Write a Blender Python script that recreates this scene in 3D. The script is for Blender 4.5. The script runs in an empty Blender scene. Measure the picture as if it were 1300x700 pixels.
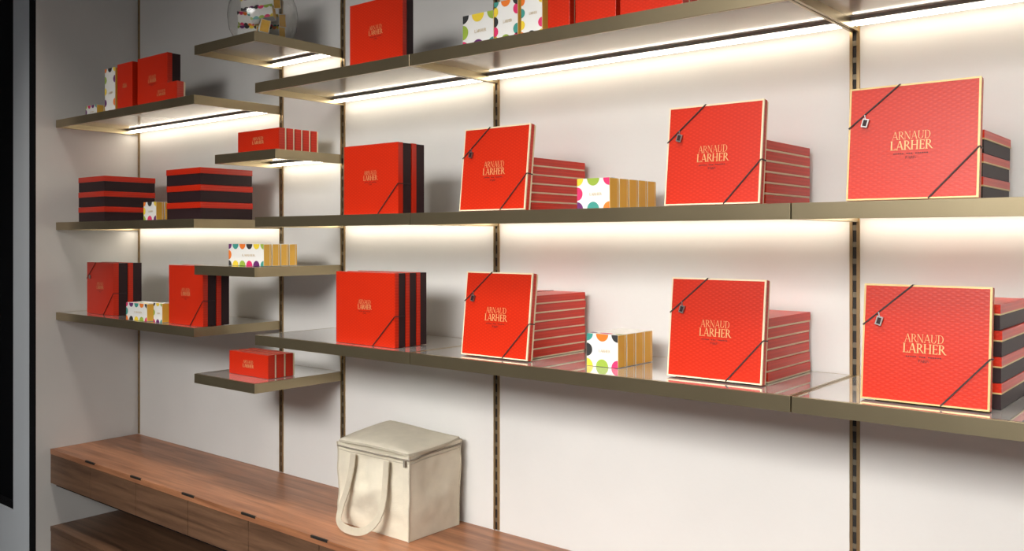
import bpy, math, random
from mathutils import Matrix, Vector
from mathutils import noise as N
random.seed(4)
EYE=1.45; CD=1.75
scene=bpy.context.scene
# ------------------------------------------------------------ materials
def newmat(name):
    m=bpy.data.materials.new(name); m.use_nodes=True
    nt=m.node_tree; b=nt.nodes['Principled BSDF']; return m,nt,b
def mat(name,col,rough=.5,metal=0,spec=.5,noise=0,nscale=20,bump=0,bscale=200,stretch=None,coat=0):
    m,nt,b=newmat(name)
    b.inputs['Base Color'].default_value=(*col,1); b.inputs['Roughness'].default_value=rough
    b.inputs['Metallic'].default_value=metal; b.inputs['Specular IOR Level'].default_value=spec
    b.inputs['Coat Weight'].default_value=coat
    tc=nt.nodes.new('ShaderNodeTexCoord'); mp=nt.nodes.new('ShaderNodeMapping')
    nt.links.new(tc.outputs['Object'],mp.inputs['Vector'])
    if stretch: mp.inputs['Scale'].default_value=stretch
    if noise:
        n=nt.nodes.new('ShaderNodeTexNoise'); n.inputs['Scale'].default_value=nscale; n.inputs['Detail'].default_value=6
        nt.links.new(mp.outputs[0],n.inputs['Vector'])
        r=nt.nodes.new('ShaderNodeValToRGB')
        r.color_ramp.elements[0].position=.3; r.color_ramp.elements[1].position=.7
        r.color_ramp.elements[0].color=(*[c*(1-noise) for c in col],1)
        r.color_ramp.elements[1].color=(*[min(1,c*(1+noise*.6)) for c in col],1)
        nt.links.new(n.outputs['Fac'],r.inputs[0]); nt.links.new(r.outputs[0],b.inputs['Base Color'])
    if bump:
        n=nt.nodes.new('ShaderNodeTexNoise'); n.inputs['Scale'].default_value=bscale
        nt.links.new(mp.outputs[0],n.inputs['Vector'])
        bp=nt.nodes.new('ShaderNodeBump'); bp.inputs['Strength'].default_value=bump; bp.inputs['Distance'].default_value=.002
        nt.links.new(n.outputs['Fac'],bp.inputs['Height']); nt.links.new(bp.outputs[0],b.inputs['Normal'])
    return m
def emis(name,col,s):
    m,nt,b=newmat(name)
    b.inputs['Base Color'].default_value=(*col,1)
    b.inputs['Emission Color'].default_value=(*col,1); b.inputs['Emission Strength'].default_value=s
    return m
M={}
M['wall']=mat('plaster',(.70,.683,.655),.75,noise=.05,nscale=3,bump=.15,bscale=60)
M['frontwall']=mat('pale_paint',(.62,.66,.70),.6)
M['black']=mat('black_metal',(.004,.004,.005),.6,spec=.2)
M['darkglass']=mat('dark_glass',(.003,.003,.004),.5,spec=.08)
M['ceil']=mat('ceiling_paint',(.7,.7,.69),.9)
M['floor']=mat('dark_tile',(.10,.09,.085),.35,noise=.2,nscale=4)
M['bronze']=mat('bronze',(.40,.325,.20),.3,metal=.9,noise=.06,nscale=8)
M['bronze_dark']=mat('bronze_dark',(.20,.17,.12),.4,metal=.5)
M['rail']=mat('rail_bronze',(.42,.29,.15),.33,metal=.8)
M['slot']=mat('slot_dark',(.01,.008,.006),.6)
M['glass_white']=mat('back_painted_glass',(.40,.39,.37),.02,spec=1,coat=1)
M['under']=mat('shelf_underside',(.36,.345,.31),.13,spec=.9)
M['led']=emis('led_diffuser',(1,.91,.76),10)
M['black_box']=mat('dark_brown_card',(.026,.011,.013),.5,spec=.25)
M['cream']=mat('cream_card',(.80,.68,.46),.5)
M['white']=mat('white_card',(.82,.81,.78),.45)
M['gold']=mat('gold_foil',(.74,.42,.18),.4,metal=.2)
M['goldedge']=mat('gold_edge',(.62,.45,.20),.4,metal=.3)
M['yellow']=mat('yellow_card',(.80,.45,.06),.5)
M['cord']=mat('elastic_cord',(.025,.010,.010),.6)
M['charm']=mat('charm_metal',(.35,.33,.32),.3,metal=.9)
M['purple']=mat('dot_purple',(.14,.02,.14),.5)
M['pink']=mat('dot_pink',(.72,.03,.14),.5)
M['green']=mat('dot_green',(.32,.45,.05),.5)
M['dotyel']=mat('dot_yellow',(.85,.62,.04),.5)
M['orange']=mat('dot_orange',(.85,.2,.02),.5)
M['dotblk']=mat('dot_black',(.03,.03,.03),.5)
M['teal']=mat('dot_teal',(.05,.3,.25),.5)
M['canvas']=mat('canvas',(.71,.645,.51),.9,noise=.06,nscale=30,bump=.5,bscale=700)
M['canvas_d']=mat('canvas_strap',(.52,.46,.355),.9,noise=.08,nscale=30,bump=.5,bscale=700)
M['zip']=mat('zipper',(.25,.215,.165),.7)
# red card with fine diamond emboss
m,nt,b=newmat('red_card')
b.inputs['Roughness'].default_value=.33; b.inputs['Specular IOR Level'].default_value=.4
tc=nt.nodes.new('ShaderNodeTexCoord'); hs=[]
for sx in(1,-1):
    mp=nt.nodes.new('ShaderNodeMapping'); mp.inputs['Rotation'].default_value=(0,math.radians(28*sx),0)
    nt.links.new(tc.outputs['Object'],mp.inputs[0])
    w=nt.nodes.new('ShaderNodeTexWave'); w.bands_direction='Z'; w.inputs['Scale'].default_value=50
    nt.links.new(mp.outputs[0],w.inputs['Vector']); hs.append(w)
mx=nt.nodes.new('ShaderNodeMath'); mx.operation='MULTIPLY'
nt.links.new(hs[0].outputs['Fac'],mx.inputs[0]); nt.links.new(hs[1].outputs['Fac'],mx.inputs[1])
r=nt.nodes.new('ShaderNodeValToRGB'); r.color_ramp.elements[0].color=(.53,.0185,.0032,1); r.color_ramp.elements[1].color=(.61,.029,.0055,1)
nt.links.new(mx.outputs[0],r.inputs[0]); nt.links.new(r.outputs[0],b.inputs['Base Color'])
bp=nt.nodes.new('ShaderNodeBump'); bp.inputs['Strength'].default_value=.18; bp.inputs['Distance'].default_value=.0005
nt.links.new(mx.outputs[0],bp.inputs['Height']); nt.links.new(bp.outputs[0],b.inputs['Normal'])
M['red']=m
# walnut
def wood(name,c0,c1,rough=.38):
    m,nt,b=newmat(name); b.inputs['Roughness'].default_value=rough
    tc=nt.nodes.new('ShaderNodeTexCoord'); mp=nt.nodes.new('ShaderNodeMapping'); mp.inputs['Scale'].default_value=(1.2,22,22)
    nt.links.new(tc.outputs['Object'],mp.inputs[0])
    n=nt.nodes.new('ShaderNodeTexNoise'); n.inputs['Scale'].default_value=2.2; n.inputs['Detail'].default_value=9; n.inputs['Roughness'].default_value=.65; n.inputs['Distortion'].default_value=.4
    nt.links.new(mp.outputs[0],n.inputs['Vector'])
    r=nt.nodes.new('ShaderNodeValToRGB'); e=r.color_ramp.elements
    e[0].position=.32; e[0].color=(*c0,1); e[1].position=.68; e[1].color=(*c1,1)
    nt.links.new(n.outputs['Fac'],r.inputs[0]); nt.links.new(r.outputs[0],b.inputs['Base Color'])
    return m
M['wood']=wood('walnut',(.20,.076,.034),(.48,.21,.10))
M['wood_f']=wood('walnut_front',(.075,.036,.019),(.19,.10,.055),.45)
m,nt,b=newmat('clear_glass'); b.inputs['Transmission Weight'].default_value=1; b.inputs['Roughness'].default_value=.01
b.inputs['Base Color'].default_value=(.98,.98,.97,1); b.inputs['IOR'].default_value=1.15; b.inputs['Coat Weight'].default_value=.6; M['glass']=m

# ------------------------------------------------------------ mesh builder
class B:
    def __init__(s): s.v=[];s.f=[];s.m=[];s.mats=[];s.smooth=[]
    def mi(s,k):
        if k not in s.mats: s.mats.append(k)
        return s.mats.index(k)
    def poly(s,pts,k,T=None,sm=False):
        n=len(s.v)
        s.v+= [tuple((T@Vector(p)) if T else p) for p in pts]
        s.f.append(tuple(range(n,n+len(pts)))); s.m.append(s.mi(k)); s.smooth.append(sm)
    def box(s,x0,x1,y0,y1,z0,z1,k,T=None):
        n=len(s.v)
        P=[(x,y,z) for z in (z0,z1) for y in (y0,y1) for x in (x0,x1)]
        s.v+=[tuple((T@Vector(p)) if T else p) for p in P]
        for f in ((0,2,3,1),(4,5,7,6),(0,1,5,4),(2,6,7,3),(0,4,6,2),(1,3,7,5)):
            s.f.append(tuple(n+i for i in f)); s.m.append(s.mi(k)); s.smooth.append(False)
    def make(s,name,loc=(0,0,0),rot=(0,0,0),bevel=0,sub=0,parent=None):
        me=bpy.data.meshes.new(name); me.from_pydata(s.v,[],s.f)
        for k in s.mats: me.materials.append(M[k])
        for p,i,sm in zip(me.polygons,s.m,s.smooth): p.material_index=i; p.use_smooth=sm
        me.update(); o=bpy.data.objects.new(name,me); scene.collection.objects.link(o)
        o.location=loc; o.rotation_euler=rot
        if parent: o.parent=parent
        if bevel:
            md=o.modifiers.new('bevel','BEVEL'); md.width=bevel; md.segments=2; md.limit_method='ANGLE'; md.angle_limit=1
        if sub:
            md=o.modifiers.new('sub','SUBSURF'); md.levels=sub; md.render_levels=sub
        return o
def W(X,D,rel): return (X,D-CD,EYE+rel)

# ------------------------------------------------------------ serif lettering
def glyph(c,bold):
    tk=.15*bold; th=.055*bold; q=[]
    def vst(x,y0,y1,w): q.append([(x-w/2,y0),(x+w/2,y0),(x+w/2,y1),(x-w/2,y1)])
    def dg(x0,y0,x1,y1,w): q.append([(x0-w/2,y0),(x0+w/2,y0),(x1+w/2,y1),(x1-w/2,y1)])
    def hb(x0,x1,y,h=th): q.append([(x0,y-h/2),(x1,y-h/2),(x1,y+h/2),(x0,y+h/2)])
    def sf(x,y,w=.28): hb(x-w/2,x+w/2,y+(th/2 if y<.5 else -th/2))
    def arc(cx,cy,rx,ry,a0,a1,n=10):
        pr=None
        for i in range(n+1):
            a=math.radians(a0+(a1-a0)*i/n); w=th+(tk-th)*abs(math.cos(a))
            o=(cx+rx*math.cos(a),cy+ry*math.sin(a)); I=(cx+(rx-w)*math.cos(a),cy+(ry-th)*math.sin(a) if abs(math.sin(a))>.01 else cy)
            if pr: q.append([pr[0],o,I,pr[1]])
            pr=(o,I)
    if c=='A': dg(.1,0,.43,1,th);dg(.80,0,.46,1,tk);hb(.2,.68,.33);sf(.1,0,.24);sf(.8,0);a=.92
    elif c in 'RP':
        vst(.17,0,1,tk);arc(.3,.74,.36,.26,-90,90);hb(.17,.32,1-th/2);hb(.17,.32,.48+th/2)
        sf(.17,0);sf(.12,1,.2);a=.84
        if c=='R': dg(.82,0,.38,.5,tk);sf(.84,0,.2)
        else: a=.72
    elif c=='N': vst(.13,0,1,th);dg(.80,0,.15,1,tk);vst(.80,0,1,th);sf(.13,0,.24);sf(.1,1,.2);sf(.8,1,.24);a=.98
    elif c=='U': vst(.17,.3,1,tk);vst(.76,.3,1,th);arc(.43,.32,.34,.33,180,360);sf(.17,1);sf(.76,1,.24);a=.94
    elif c=='D': vst(.17,0,1,tk);arc(.36,.5,.46,.5,-90,90,14);hb(.1,.38,1-th/2);hb(.1,.38,th/2);sf(.1,0,.2);sf(.1,1,.2);a=.94
    elif c=='L': vst(.17,0,1,tk);sf(.17,1);hb(.05,.62,th/2);vst(.61,0,.2,th);a=.70
    elif c=='H': vst(.17,0,1,tk);vst(.78,0,1,tk);hb(.17,.78,.52);[sf(x,y) for x in(.17,.78) for y in(0,1)];a=1.0
    elif c=='E': vst(.17,0,1,tk);hb(.05,.6,th/2);hb(.05,.6,1-th/2);hb(.17,.5,.52);vst(.6,0,.2,th);vst(.6,.8,1,th);vst(.5,.42,.62,th);a=.72
    elif c=='I': vst(.17,0,1,tk);sf(.17,0);sf(.17,1);a=.38
    elif c=='S': arc(.3,.74,.22,.26,60,270);arc(.3,.26,.22,.27,-120,90);a=.6
    else: a=.5
    return q,a
def text(b,s,cx,z,h,y,k='gold',bold=1.0,width=None,T=None):
    tot=sum(glyph(c,1)[1] for c in s); sx=h if not width else width/tot
    x=cx-tot*sx/2
    for c in s:
        q,a=glyph(c,bold)
        for p in q: b.poly([(x+u*sx,y,z+v*h) for u,v in p],k,T)
        x+=a*sx
def logo(b,cx,cz,w,y,T=None,small=True):
    text(b,'ARNAUD',cx,cz+.003*w/.066,.0135*w/.066,y,'gold',.7,w*.93,T)
    text(b,'LARHER',cx,cz-.0145*w/.066,.0155*w/.066,y,'gold',1.05,w,T)
    if small:
        n=16
        for i in range(n):
            if i in(5,9): continue
            x=cx-w*.42+w*.84*i/n
            b.box(x,x+w*.035,y-.00005,y,cz-.0215*w/.066,cz-.0198*w/.066,'cord',T)
        text(b,'PARIS',cx,cz-.0295*w/.066,.0045*w/.066,y,'cord',1.2,w*.25,T)

def disc(b,cx,cz,r,x0,x1,z0,z1,y,k):
    pts=[]
    for i in range(24):
        a=2*math.pi*i/24
        pts.append((min(max(cx+r*math.cos(a),x0),x1),y,min(max(cz+r*math.sin(a),z0),z1)))
    b.poly(pts,k)

def cord_seg(b,p,q,w=.0022,k='cord'):
    p=Vector(p);q=Vector(q);d=(q-p).normalized();n=Vector((0,1,0)).cross(d)*w/2
    b.poly([tuple(p-n),tuple(q-n),tuple(q+n),tuple(p+n)],k)
    o=Vector((0,-.0012,0))
    b.poly([tuple(p-n+o),tuple(q-n+o),tuple(q+n+o),tuple(p+n+o)],k)
    b.poly([tuple(p-n),tuple(q-n),tuple(q-n+o),tuple(p-n+o)],k); b.poly([tuple(p+n),tuple(q+n),tuple(q+n+o),tuple(p+n+o)],k)
def cords(b,Wd,H,T,f=.3,charm=True):
    y=-.0008
    a=(-Wd/2+Wd*.40,y,H); c=(-Wd/2,y,H*(.64))
    cord_seg(b,a,c)
    b.box(-Wd/2+Wd*.40-.0012,-Wd/2+Wd*.40+.0012,y,T*.9,H,H+.001,'cord')
    a2=(Wd/2,y,H*.42); c2=(Wd/2-Wd*.36,y,0.0005)
    cord_seg(b,a2,c2)
    b.box(Wd/2,Wd/2+.001,y,T*.9,H*.42-.0012,H*.42+.0012,'cord')
    if charm:
        t=.68; x=a[0]+(c[0]-a[0])*t; z=a[2]+(c[2]-a[2])*t
        cord_seg(b,(x,y-.001,z),(x+.002,y-.001,z-.008),.0014,'charm')
        T_=Matrix.Translation((x+.002,y-.003,z-.014))@Matrix.Rotation(.25,4,'Y')
        b.box(-.005,.005,-.002,.002,-.007,.007,'charm',T_)
        b.box(-.003,.003,-.0026,-.002,-.005,.005,'black_box',T_)
LEAN=.11
def leaning_box(X,D,rel,Wd=.188,H=.185,T=.02,edge='cream',yaw=0):
    b=B(); e=.0026
    b.box(-Wd/2,Wd/2,0,T*.68,0,H,'red'); b.box(-Wd/2+.001,Wd/2-.001,T*.68,T,.001,H-.001,edge)
    y=-.0004
    for x0,x1,z0,z1 in((-Wd/2,Wd/2,0,e),(-Wd/2,Wd/2,H-e,H),(-Wd/2,-Wd/2+e,e,H-e),(Wd/2-e,Wd/2,e,H-e)):
        b.box(x0,x1,y,.0001,z0,z1,edge)
    for sx in(-1,1):
        x=sx*Wd/2; b.box(min(x,x+sx*.0004),max(x,x+sx*.0004),0,.003,0,H,edge)
    b.box(-Wd/2,Wd/2,0,.003,H,H+.0004,edge)
    logo(b,0,H*.50,.063,-.0005)
    cords(b,Wd,H,T)
    return b.make('gift_box',W(X,D,rel+T*math.sin(LEAN)+.0006),(-LEAN,0,yaw))
def thin_stack(Xr,D,rel,n,th=.0195,S=.186,dep=.2):
    b=B(); rnd=random.Random(int(abs(Xr)*100)+n)
    for i in range(n):
        dx=rnd.uniform(-.002,.001); z=i*th
        b.box(-S+dx,dx,0,dep,z,z+th*.17,'cream'); b.box(-S+dx-.0008,dx+.0008,-.0008,dep+.0008,z+th*.17,z+th*.97,'red')
    b.box(-S*.5,-S*.5+.002,-.0005,dep,n*th-.0005,n*th+.0006,'cord')
    return b.make('gift_box_stack',W(Xr,D,rel+.0005),bevel=.0006)
def dark_stack(Xr,D,rel,n,th,S=.188,dep=.19,lid=.4,gold=True):
    b=B(); rnd=random.Random(int(abs(Xr)*77)+n)
    for i in range(n):
        dx=rnd.uniform(-.002,.001); z=i*th
        b.box(-S+dx+.001,dx-.001,.001,dep-.001,z,z+th*(1-lid),'black_box')
        b.box(-S+dx,dx,0,dep,z+th*(1-lid),z+th*.985,'red')
        if gold: b.box(-S+dx-.0004,dx+.0004,-.0004,dep+.0004,z+th*(1-lid)-.001,z+th*(1-lid)+.0015,'goldedge')
        b.box(-S*.55+dx,-S*.55+dx+.002,-.0006,dep,z+th*.985-.0005,z+th*.985+.0005,'cord')
    return b.make('lidded_box_stack',W(Xr,D,rel+.0005),bevel=.0006)
def tall_boxes(X0,D,rel,Wd,H,t,n=2,cord=True,lw=.05,name='lidded_gift_box_pair'):
    b=B()
    for i in range(n):
        y=i*(t+.002)
        b.box(-Wd/2,Wd/2,y,y+t*.36,0,H,'red'); b.box(-Wd/2+.001,Wd/2-.001,y+t*.36,y+t,.001,H-.001,'black_box')
    logo(b,0,H*.55,lw,-.0004)
    if cord:
        y=-.0006
        cord_seg(b,(Wd/2,y,H*.42),(Wd/2-Wd*.36,y,.0005))
        b.box(Wd/2,Wd/2+.001,y,t,H*.42-.001,H*.42+.001,'cord')
        if cord==2:
            cord_seg(b,(-Wd/2+Wd*.35,y,H),(-Wd/2,y,H*.68)); b.box(-Wd/2+.02,-Wd/2+.03,y-.003,y-.001,H*.68,H*.75,'charm')
    return b.make(name,W(X0+Wd/2,D,rel+.0005),bevel=.0006)
DC=['purple','pink','green','dotyel','dotblk','orange','teal']
def macaron_row(X0,D,rel,Wd,H,t,n,side='yellow',name='macaron_box_row',gap=.003,seed=0,rot=0):
    b=B(); rnd=random.Random(seed)
    for i in range(n):
        y=i*(t+gap)
        b.box(0,Wd,y,y+t,0,H,'white')
        b.box(Wd,Wd+.0005,y+.001,y+t-.006,.001,H-.001,side)
        b.box(Wd,Wd+.0005,y+t-.004,y+t-.0005,.001,H-.001,side)
    yy=-.0004
    r=min(H*.24,Wd*.2); nc=max(2,int(Wd/(H*.5)))
    k=seed
    for j in range(nc+1):
        cx=Wd*j/nc
        for cz in(0,H):
            disc(b,cx,cz,r,0,Wd,0,H,yy,DC[k%7]); k+=3
    disc(b,0,H*.5,r*.9,0,Wd,0,H,yy,DC[(seed+1)%7])
    if H>Wd*1.2:
        for q in(.25,.75): disc(b,Wd,H*q,r*.9,0,Wd,0,H,yy,DC[(seed+2+int(q*4))%7]); disc(b,0,H*q,r*.9,0,Wd,0,H,yy,DC[(seed+4+int(q*4))%7])
    for j in range(nc+1):
        pts=[(min(max(Wd*j/nc+r*math.cos(a),0),Wd),min(max(t*.5+r*.5*math.sin(a),0),t),H+.0004) for a in [2*math.pi*q/16 for q in range(16)]]
        b.poly(pts,DC[(k+j)%7])
    text(b,'LARHER',Wd*.58,H*.44,H*.09 if H<Wd*1.2 else Wd*.1,yy-.0002,'goldedge',1.2,Wd*.38)
    return b.make(name,W(X0,D,rel+.0005),(0,0,rot))
def red_row(X0,D,rel,Wd,H,t,n,name='small_red_box_row',lw=None):
    b=B()
    for i in range(n):
        y=i*(t+.003)
        b.box(0,Wd,y,y+t*.8,0,H,'red'); b.box(.0008,Wd-.0008,y+t*.8,y+t,.0008,H-.0008,'cream')
    text(b,'ARNAUD',Wd*.5,H*.54,min(H*.14,Wd*.06),-.0004,'gold',.9,Wd*.26); text(b,'LARHER',Wd*.5,H*.54-min(H*.14,Wd*.06)*1.3,min(H*.15,Wd*.065),-.0004,'gold',1.2,Wd*.28)
    return b.make(name,W(X0,D,rel+.0005),bevel=.0005)

# ------------------------------------------------------------ room shell
P0,P1,P2,P3,P4,P5,P6=-3.295,-2.397,-2.097,-1.497,-.597,.303,1.203
ND=1.376
yf=ND-CD
CZ=2.95
def shell(name,x0,x1,y0,y1,z0,z1,k):
    b=B(); b.box(x0,x1,y0,y1,z0,z1,k); return b.make(name)
shell('wall_back',P0-.02,P6+.02,0,.12,0,CZ,'wall')
shell('wall_side_left',P0-.042,P0-.002,yf,0,0,CZ,'wall')
shell('wall_side_right',P6+.01,P6+.05,yf,0,0,CZ,'wall')
b=B(); b.box(P0-.046,P0-.002,yf-.004,yf,0,CZ,'black'); b.make('trim_1')
b=B(); b.box(-3.478,P0-.046,yf-.003,yf+.1,0,CZ,'frontwall'); b.box(-5.5,-3.478,yf-.003,yf+.1,0,.469,'frontwall')
b.box(-5.5,-3.478,yf+.06,yf+.1,.469,CZ,'frontwall'); b.make('wall_front_left')
b=B(); b.box(-5.45,-3.48,yf+.02,yf+.058,.471,CZ-.01,'darkglass')
for x in(-3.50,-4.5,-5.45): b.box(x,x+.02,yf+.0,yf+.02,.471,CZ-.01,'black')
b.box(-5.45,-3.48,yf,yf+.02,.471,.49,'black'); b.make('window_1')
shell('wall_front_right',P6+.05,2.6,yf-.003,yf+.1,0,CZ,'frontwall')
shell('wall_left',-5.6,-5.5,-5.5,0,0,CZ,'frontwall')
shell('wall_right',2.6,2.7,-5.5,0,0,CZ,'frontwall')
shell('wall_rear',-5.6,2.7,-5.6,-5.5,0,CZ,'frontwall')
shell('floor',-5.6,2.7,-5.6,.12,-.1,0,'floor')
shell('ceiling',-5.6,2.7,-5.6,.12,CZ,CZ+.1,'ceil')

# ------------------------------------------------------------ uprights
def rail(X,z0=.711,z1=CZ,w=.019):
    b=B()
    b.box(-w/2,-w/5,-.0035,0,z0,z1,'rail'); b.box(w/5,w/2,-.0035,0,z0,z1,'rail'); b.box(-w/5,w/5,-.001,0,z0,z1,'slot')
    z=z0+.02
    while z<z1-.03:
        b.box(-w/5,w/5,-.003,-.001,z,z+.010,'bronze_dark'); z+=.032
    b.make('shelf_upright_rail',(X,-.0001,0))
for X in(P1,P2,P3,P4,P5): rail(X)
rail(P0+.007,w=.010)

# ------------------------------------------------------------ shelves
TH=.027
def shelf(x0,x1,rel,dep=.307,led=True):
    b=B(); g=.0012; x0+=g; x1-=g; L=x1-x0; y0=-dep; y1=-.0045
    b.box(0,L,y0,y0+.007,-TH,0,'bronze'); b.box(0,.006,y0+.007,y1,-TH,0,'bronze'); b.box(L-.006,L,y0+.007,y1,-TH,0,'bronze')
    b.box(.006,L-.006,y1-.003,y1,-.015,0,'bronze')
    b.box(.006,L-.006,y0+.007,y1-.003,-.006,-.0002,'glass_white')
    b.box(.006,L-.006,y0+.007,y1-.003,-.010,-.006,'under')
    b.box(.006,L-.006,y1-.044,y1-.003,-.016,-.010,'under')
    if led: b.box(.008,L-.008,y1-.037,y1-.016,-.0205,-.016,'led')
    return b.make('display_shelf',(x0,0,EYE+rel),bevel=.0004)
R1,R2,R3=.423,.060,-.259
S=[.565,.251,-.076,-.392]
for r,l in((R1,1),(R2,1),(R3,0)):
    shelf(P0,P1,r,led=l); shelf(P2,P3,r,led=l); shelf(P3,P4,r,led=l); shelf(P4,P5,r,led=l); shelf(P5,P6,r,led=l)
shelf(P1,P2,S[0]); shelf(P1,P2,S[1],dep=.240); shelf(P1,P2,S[2],led=False); shelf(P1,P2,S[3],led=False)

# ------------------------------------------------------------ bench
b=B(); fx=-.326; zt=EYE-.741; xl,xr=P0,P6
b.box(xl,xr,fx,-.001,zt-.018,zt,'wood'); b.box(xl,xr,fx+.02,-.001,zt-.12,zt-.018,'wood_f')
x=xl; seams=[-3.0,-2.70,-2.40,-2.10,-1.80,-1.5,-1.2,-.9,-.6,-.3,0,.3,.6,.9,P6]
for s_ in seams:
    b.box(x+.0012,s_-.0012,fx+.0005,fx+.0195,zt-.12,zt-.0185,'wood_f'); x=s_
    if s_<P6-.1: b.box(s_-.033,s_+.033,fx-.0004,fx+.005,zt-.006,zt+.0005,'slot')
b.box(xl,xr,fx+.02,-.001,zt-.135,zt-.12,'black')
o=b.make('storage_bench',bevel=.0006)
b=B(); z2=EYE-1.014
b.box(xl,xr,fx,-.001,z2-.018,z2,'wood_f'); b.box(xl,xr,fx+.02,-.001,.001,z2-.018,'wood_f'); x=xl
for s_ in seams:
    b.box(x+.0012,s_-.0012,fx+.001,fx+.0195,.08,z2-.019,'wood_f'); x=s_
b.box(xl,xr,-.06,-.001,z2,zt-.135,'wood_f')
b.make('storage_base_cabinet',bevel=.0006)

# ------------------------------------------------------------ goods: row 2
leaning_box(-1.288,1.485,R2); thin_stack(-1.208,1.525,R2,6)
macaron_row(-1.069,1.50,R2,.078,.062,.033,5,seed=0)
leaning_box(-.765,1.485,R2); thin_stack(-.676,1.525,R2,6)
leaning_box(-.423,1.485,R2,Wd=.196,edge='goldedge'); dark_stack(-.325,1.525,R2,3,.036)
tall_boxes(-1.749,1.462,R2,.194,.168,.042,2)
dark_stack(-3.035,1.49,R2,3,.0525,S=.19,dep=.185,lid=.36,gold=False)
dark_stack(-2.408,1.47,R2,3,.0512,S=.19,dep=.18,lid=.36,gold=False)
macaron_row(-2.713,1.458,R2,.075,.056,.026,2,seed=2)
# row 3
leaning_box(-1.282,1.485,R3); thin_stack(-1.208,1.526,R3,7)
macaron_row(-1.066,1.53,R3,.075,.066,.031,4,seed=3)
leaning_box(-.768,1.50,R3); thin_stack(-.680,1.540,R3,6,dep=.195)
leaning_box(-.404,1.485,R3,edge='goldedge'); dark_stack(-.302,1.527,R3,4,.040)
tall_boxes(-1.795,1.475,R3,.215,.178,.034,3,name='lidded_gift_box_trio')
tall_boxes(-3.18,1.50,R3,.19,.178,.049,2,cord=2)
macaron_row(-2.823,1.458,R3,.13,.055,.03,2,seed=5)
macaron_row(-2.665,1.465,R3,.05,.06,.03,1,seed=1)
tall_boxes(-2.592,1.475,R3,.190,.18,.043,2)
# small shelves
red_row(-2.322,1.54,S[1],.20,.063,.025,5)
macaron_row(-2.315,1.505,S[2],.17,.062,.026,4,seed=4)
red_row(-2.328,1.515,S[3],.19,.066,.028,3)
# row 1 left
macaron_row(-3.19,1.50,R1,.08,.045,.03,1,seed=6)
macaron_row(-3.03,1.49,R1,.07,.155,.03,1,seed=2)
red_row(-2.945,1.49,R1,.10,.16,.03,2)
tall_boxes(-2.83,1.50,R1,.185,.165,.045,1,cord=False,name='lidded_gift_box')
red_row(-2.70,1.46,R1,.18,.056,.028,1,name='small_red_box')
# row 1 main
tall_boxes(-1.772,1.50,R1,.192,.165,.036,1,cord=False,name='lidded_gift_box')
macaron_row(-1.375,1.49,R1,.09,.075,.03,1,seed=1)
macaron_row(-1.27,1.475,R1,.065,.085,.03,2,seed=3)
macaron_row(-1.195,1.475,R1,.055,.10,.03,2,seed=5)
red_row(-1.125,1.475,R1,.055,.16,.02,3)
red_row(-1.055,1.475,R1,.095,.15,.03,3)
red_row(-.95,1.475,R1,.135,.15,.03,3)

# ------------------------------------------------------------ glass jar with boxes
def lathe(b,prof,k,n=40):
    rows=[]
    for r,z in prof:
        st=len(b.v)
        for i in range(n):
            a=2*math.pi*i/n; b.v.append((r*math.cos(a),r*math.sin(a),z))
        rows.append(st)
    for j in range(len(rows)-1):
        for i in range(n):
            b.f.append((rows[j]+i,rows[j]+(i+1)%n,rows[j+1]+(i+1)%n,rows[j+1]+i)); b.m.append(b.mi(k)); b.smooth.append(True)
    b.f.append(tuple(rows[0]+i for i in reversed(range(n)))); b.m.append(b.mi(k)); b.smooth.append(False)
e=bpy.data.objects.new('glass_candy_jar',None); scene.collection.objects.link(e); e.location=W(-2.245,1.573,S[0]+.0005)
b=B()
lathe(b,[(.066,0),(.080,.010),(.096,.045),(.101,.085),(.097,.115),(.088,.135),(.090,.150),(.097,.158),(.095,.160),(.088,.151),(.086,.136),(.095,.114),(.099,.085),(.0942,.046),(.0785,.012),(.0001,.006)],'glass')
b.make('jar_body',parent=e)
b=B(); rnd=random.Random(8)
def sweet(T,L,Dp,H):
    b.box(-L/2,L/2,-Dp/2,Dp/2,-H/2,H/2,'white',T)
    b.box(-L/2-.0006,-L/2,-Dp/2+.002,Dp/2-.002,-H/2+.002,H/2-.002,'yellow',T); b.box(L/2,L/2+.0006,-Dp/2+.002,Dp/2-.002,-H/2+.002,H/2-.002,'yellow',T)
    rr=H*.24
    for q in(-.5,-.25,0,.25,.5):
        for sy in(-1,1):
            for zc in(-H/2,H/2):
                pts=[(min(max(q*L+rr*math.cos(t),-L/2),L/2),sy*(Dp/2+.0004),min(max(zc+rr*math.sin(t),-H/2),H/2)) for t in [k*math.pi/8 for k in range(16)]]
                b.poly(pts,DC[rnd.randrange(7)],T)
        pts=[(min(max(q*L+rr*math.cos(t),-L/2),L/2),rr*math.sin(t),H/2+.0004) for t in [k*math.pi/8 for k in range(16)]]
        b.poly(pts,DC[rnd.randrange(7)],T)
for px,py,pz,rz,rx in((-.026,-.026,.036,.3,.15),(.030,-.02,.038,-.5,-.2),(0,.036,.04,.2,.1),(-.033,-.024,.080,.1,.3),(.034,-.024,.082,.6,-.25),(0,.04,.08,.1,.2),(-.030,-.012,.122,.5,-.2),(.034,-.004,.124,.1,.25)):
    T=Matrix.Translation((px,py,pz))@Matrix.Rotation(rz,4,'Z')@Matrix.Rotation(rx,4,'X')@Matrix.Rotation(rx*.7,4,'Y'); sweet(T,.066,.028,.040)
b.make('sweet_boxes',parent=e)

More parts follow.
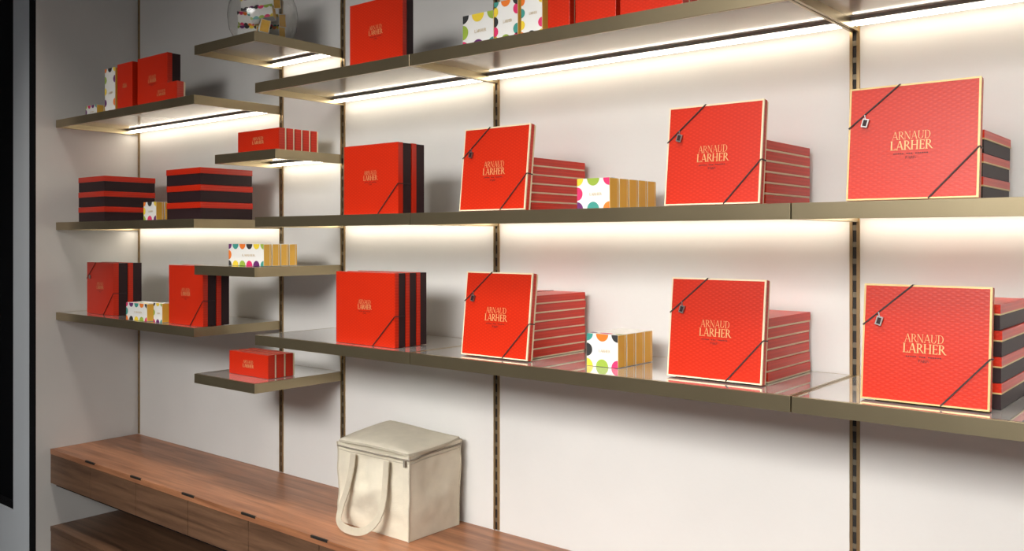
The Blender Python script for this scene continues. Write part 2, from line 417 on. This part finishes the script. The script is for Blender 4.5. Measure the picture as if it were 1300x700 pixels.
# ------------------------------------------------------------ cooler bag
bag=bpy.data.objects.new('canvas_cooler_bag',None); scene.collection.objects.link(bag)
bx0,bx1,bd0,bd1=-1.866,-1.598,1.538,1.722; bz=zt+.0008
bag.location=(bx0,bd0-CD,bz)
BW,BD,BH=bx1-bx0,bd1-bd0,.210
def bulge_box(b,k,W_,D_,H_,nx=22,ny=14,nz=18,amp=.006,z0=0,topslope=0,seed=1):
    def pos(u,v,w):
        x=u*W_; y=v*D_; z=w*H_
        t=1-.03*(1-w)
        x=W_/2+(x-W_/2)*t; y=D_/2+(y-D_/2)*t
        s=math.sin(math.pi*w)
        x+= (1 if u==1 else -1 if u==0 else 0)*amp*.6*s*math.sin(math.pi*v)
        y+= (1 if v==1 else -1 if v==0 else 0)*amp*s*math.sin(math.pi*u)
        edge=math.sin(math.pi*(u if v in(0,1) else v)) if 0<=w<=1 else 0
        p=Vector((u*2.5+seed,v*2.5,w*3.2)); nn=(N.noise(p)*.012+N.noise(p*2.3)*.006)*min(1,w*5)*(.25+.75*edge)
        if v in(0,1): y+=nn
        if u in(0,1): x+=nn*.8
        z+=topslope*v*w + (-.006*math.sin(math.pi*u)*(w==1)*(v in(0,1)))
        return (x,y,z0+z)
    def grid(fn,a,c,flip):
        st=len(b.v)
        for i in range(a+1):
            for j in range(c+1): b.v.append(pos(*fn(i/a,j/c)))
        for i in range(a):
            for j in range(c):
                f=(st+i*(c+1)+j,st+(i+1)*(c+1)+j,st+(i+1)*(c+1)+j+1,st+i*(c+1)+j+1)
                b.f.append(tuple(reversed(f)) if flip else f); b.m.append(b.mi(k)); b.smooth.append(True)
    grid(lambda s,t:(s,0,t),nx,nz,False); grid(lambda s,t:(s,1,t),nx,nz,True)
    grid(lambda s,t:(0,s,t),ny,nz,True); grid(lambda s,t:(1,s,t),ny,nz,False)
    grid(lambda s,t:(s,t,0),nx,ny,True); grid(lambda s,t:(s,t,1),nx,ny,False)
    return pos
b=B(); bpos=bulge_box(b,'canvas',BW,BD,BH,topslope=.012); b.make('bag_body',parent=bag)
def tube(b,pts,r,k,n=6):
    P=[Vector(p) for p in pts]; st=len(b.v)
    for i,c in enumerate(P):
        d=(P[min(i+1,len(P)-1)]-P[max(i-1,0)]).normalized(); a=d.orthogonal().normalized() if abs(d.z)<.9 else Vector((1,0,0)); a=(a-d*a.dot(d)).normalized(); c2=d.cross(a)
        for j in range(n):
            t=2*math.pi*j/n; b.v.append(tuple(c+a*r*math.cos(t)+c2*r*math.sin(t)))
    for i in range(len(P)-1):
        for j in range(n):
            b.f.append((st+i*n+j,st+i*n+(j+1)%n,st+(i+1)*n+(j+1)%n,st+(i+1)*n+j)); b.m.append(b.mi(k)); b.smooth.append(True)
b=B()
for u,v in((0,0),(1,0),(1,1),(0,1)): tube(b,[bpos(u,v,i/18) for i in range(19)],.0022,'canvas_d')
b.make('bag_piping',parent=bag)
b=B(); Tl=.007; nx,ny=18,12
def lidz(u,v): return BH+.001+.018*v+.010*math.sin(math.pi*u)*math.sin(math.pi*v)+.005*math.sin(3*u+2*v)
def lid(zoff,flip,ex):
    st=len(b.v)
    for i in range(nx+1):
        for j in range(ny+1):
            u,v=i/nx,j/ny
            X_=(u-.5)*2; Y_=(v-.5)*2; m_=max(abs(X_),abs(Y_)); c_=1-.045*(abs(X_)*abs(Y_))**4
            b.v.append((BW/2+X_*c_*(BW/2+ex),BD/2+Y_*c_*(BD/2+ex),lidz(u,v)+zoff-(.003*m_**8 if zoff>0 else 0)))
    for i in range(nx):
        for j in range(ny):
            f=(st+i*(ny+1)+j,st+(i+1)*(ny+1)+j,st+(i+1)*(ny+1)+j+1,st+i*(ny+1)+j+1)
            b.f.append(tuple(reversed(f)) if flip else f); b.m.append(b.mi('canvas')); b.smooth.append(True)
    return st
s1=lid(Tl,False,.003); s0=lid(-.002,True,.003)
ring=[(i,0) for i in range(nx)]+[(nx,j) for j in range(ny)]+[(i,ny) for i in range(nx,0,-1)]+[(0,j) for j in range(ny,0,-1)]
for a in range(len(ring)):
    p,q=ring[a],ring[(a+1)%len(ring)]; ip=p[0]*(ny+1)+p[1]; iq=q[0]*(ny+1)+q[1]
    b.f.append((s0+ip,s0+iq,s1+iq,s1+ip)); b.m.append(b.mi('canvas_d')); b.smooth.append(False)
b.make('bag_lid',parent=bag)
b=B()
for off,r_,k_ in((.010,.0024,'zip'),(.019,.0012,'canvas_d')):
    tube(b,[Vector(bpos(i/20,0,1-off/BH))+Vector((0,-.001,0)) for i in range(21)]+[Vector(bpos(1,i/12,1-off/BH))+Vector((.001,0,0)) for i in range(1,13)],r_,k_)
b.box(BW-.012,BW-.006,-.008,-.004,BH-.026,BH-.010,'zip'); b.make('bag_zipper',parent=bag)
def ribbon(b,pts,w,k,up):
    P=[Vector(p) for p in pts]; P=[P[0]*2-P[1]]+P+[P[-1]*2-P[-2]]; C=[]
    for i in range(1,len(P)-2):
        for s in range(8):
            t=s/8; C.append(.5*((2*P[i])+(-P[i-1]+P[i+1])*t+(2*P[i-1]-5*P[i]+4*P[i+1]-P[i+2])*t*t+(-P[i-1]+3*P[i]-3*P[i+1]+P[i+2])*t**3))
    C.append(P[-2]); st=len(b.v); th=.0025
    for i,c in enumerate(C):
        d=(C[min(i+1,len(C)-1)]-C[max(i-1,0)]).normalized()
        n=up-d*up.dot(d); n.normalize(); s=d.cross(n)
        for a,e_ in((-1,0),(1,0),(1,1),(-1,1)): b.v.append(tuple(c+s*a*w/2+n*th*e_))
    for i in range(len(C)-1):
        for j in range(4):
            b.f.append((st+i*4+j,st+i*4+(j+1)%4,st+(i+1)*4+(j+1)%4,st+(i+1)*4+j)); b.m.append(b.mi(k)); b.smooth.append(False)
b=B(); up=Vector((0,-1,.25))
ribbon(b,[(.074,-.009,.190),(.073,-.014,.15),(.063,-.020,.10),(.049,-.029,.05),(.058,-.042,.022),(.100,-.054,.014),(.156,-.052,.018),(.192,-.038,.045),(.203,-.024,.09),(.202,-.016,.14),(.199,-.009,.190)],.019,'canvas_d',up)
b.make('bag_handle_front',parent=bag)
b=B()
ribbon(b,[(.078,BD+.006,.185),(.07,BD+.009,.12),(.08,BD+.011,.06),(.14,BD+.012,.04),(.2,BD+.011,.06),(.2,BD+.009,.12),(.2,BD+.006,.185)],.019,'canvas_d',Vector((0,1,.1)))
b.make('bag_handle_rear',parent=bag)

# ------------------------------------------------------------ lamps
def downlight(x,y,power,size,ang,col=(1,.93,.84)):
    b=B(); n=24
    b.poly([(.06*math.cos(2*math.pi*i/n),.06*math.sin(2*math.pi*i/n),-.004) for i in range(n)][::-1],'white')
    lathe(b,[(.06,-.006),(.07,-.006),(.075,0)],'bronze_dark',24)
    b.make('ceiling_downlight',(x,y,CZ-.0005))
    l=bpy.data.lights.new('lamp','SPOT'); l.energy=power; l.color=col; l.spot_size=math.radians(ang); l.spot_blend=.9; l.shadow_soft_size=size
    o=bpy.data.objects.new('downlight_lamp',l); scene.collection.objects.link(o); o.location=(x,y,CZ-.08)
for x,p in((-2.9,58),(-1.9,76),(-.9,80),(.1,75)): downlight(x,-.82,p,.14,80)
def area(name,loc,rot,sx,sy,p,col,spread=180):
    l=bpy.data.lights.new(name,'AREA'); l.shape='RECTANGLE'; l.size=sx; l.size_y=sy; l.energy=p; l.color=col; l.spread=math.radians(spread)
    o=bpy.data.objects.new(name,l); scene.collection.objects.link(o); o.location=loc; o.rotation_euler=rot
# ceiling track washer aimed at the lower wall
d=Vector((-1.0,0,.5))-Vector((-.5,-3.6,2.6)); area('track_wash_light',(-.5,-3.6,2.6),d.to_track_quat('-Z','Y').to_euler(),3.2,1.0,37,(1,.985,.955),62)
area('ceiling_light_panel',(-.5,-3.6,CZ-.05),(0,0,0),3.5,1.5,6,(1,.96,.9))
area('room_fill_light',(.6,-5.3,.95),(math.radians(90),0,0),3.5,1.3,16,(.96,.98,1))  # soft fill added behind the camera; the room has no shopfront opening
w=bpy.data.worlds.new('world'); scene.world=w; w.use_nodes=True
w.node_tree.nodes['Background'].inputs[0].default_value=(.5,.5,.5,1); w.node_tree.nodes['Background'].inputs[1].default_value=.1
# ------------------------------------------------------------ camera
cam=bpy.data.cameras.new('camera'); co=bpy.data.objects.new('camera',cam); scene.collection.objects.link(co)
co.location=(0,-CD,EYE); co.rotation_euler=(math.radians(90),0,math.radians(39.6))
cam.sensor_width=36; cam.lens=36*1149/1300; cam.shift_y=-(350-304)/1300; cam.clip_start=.02
scene.camera=co
scene.view_settings.view_transform='Standard'; scene.view_settings.look='None'; scene.view_settings.exposure=0
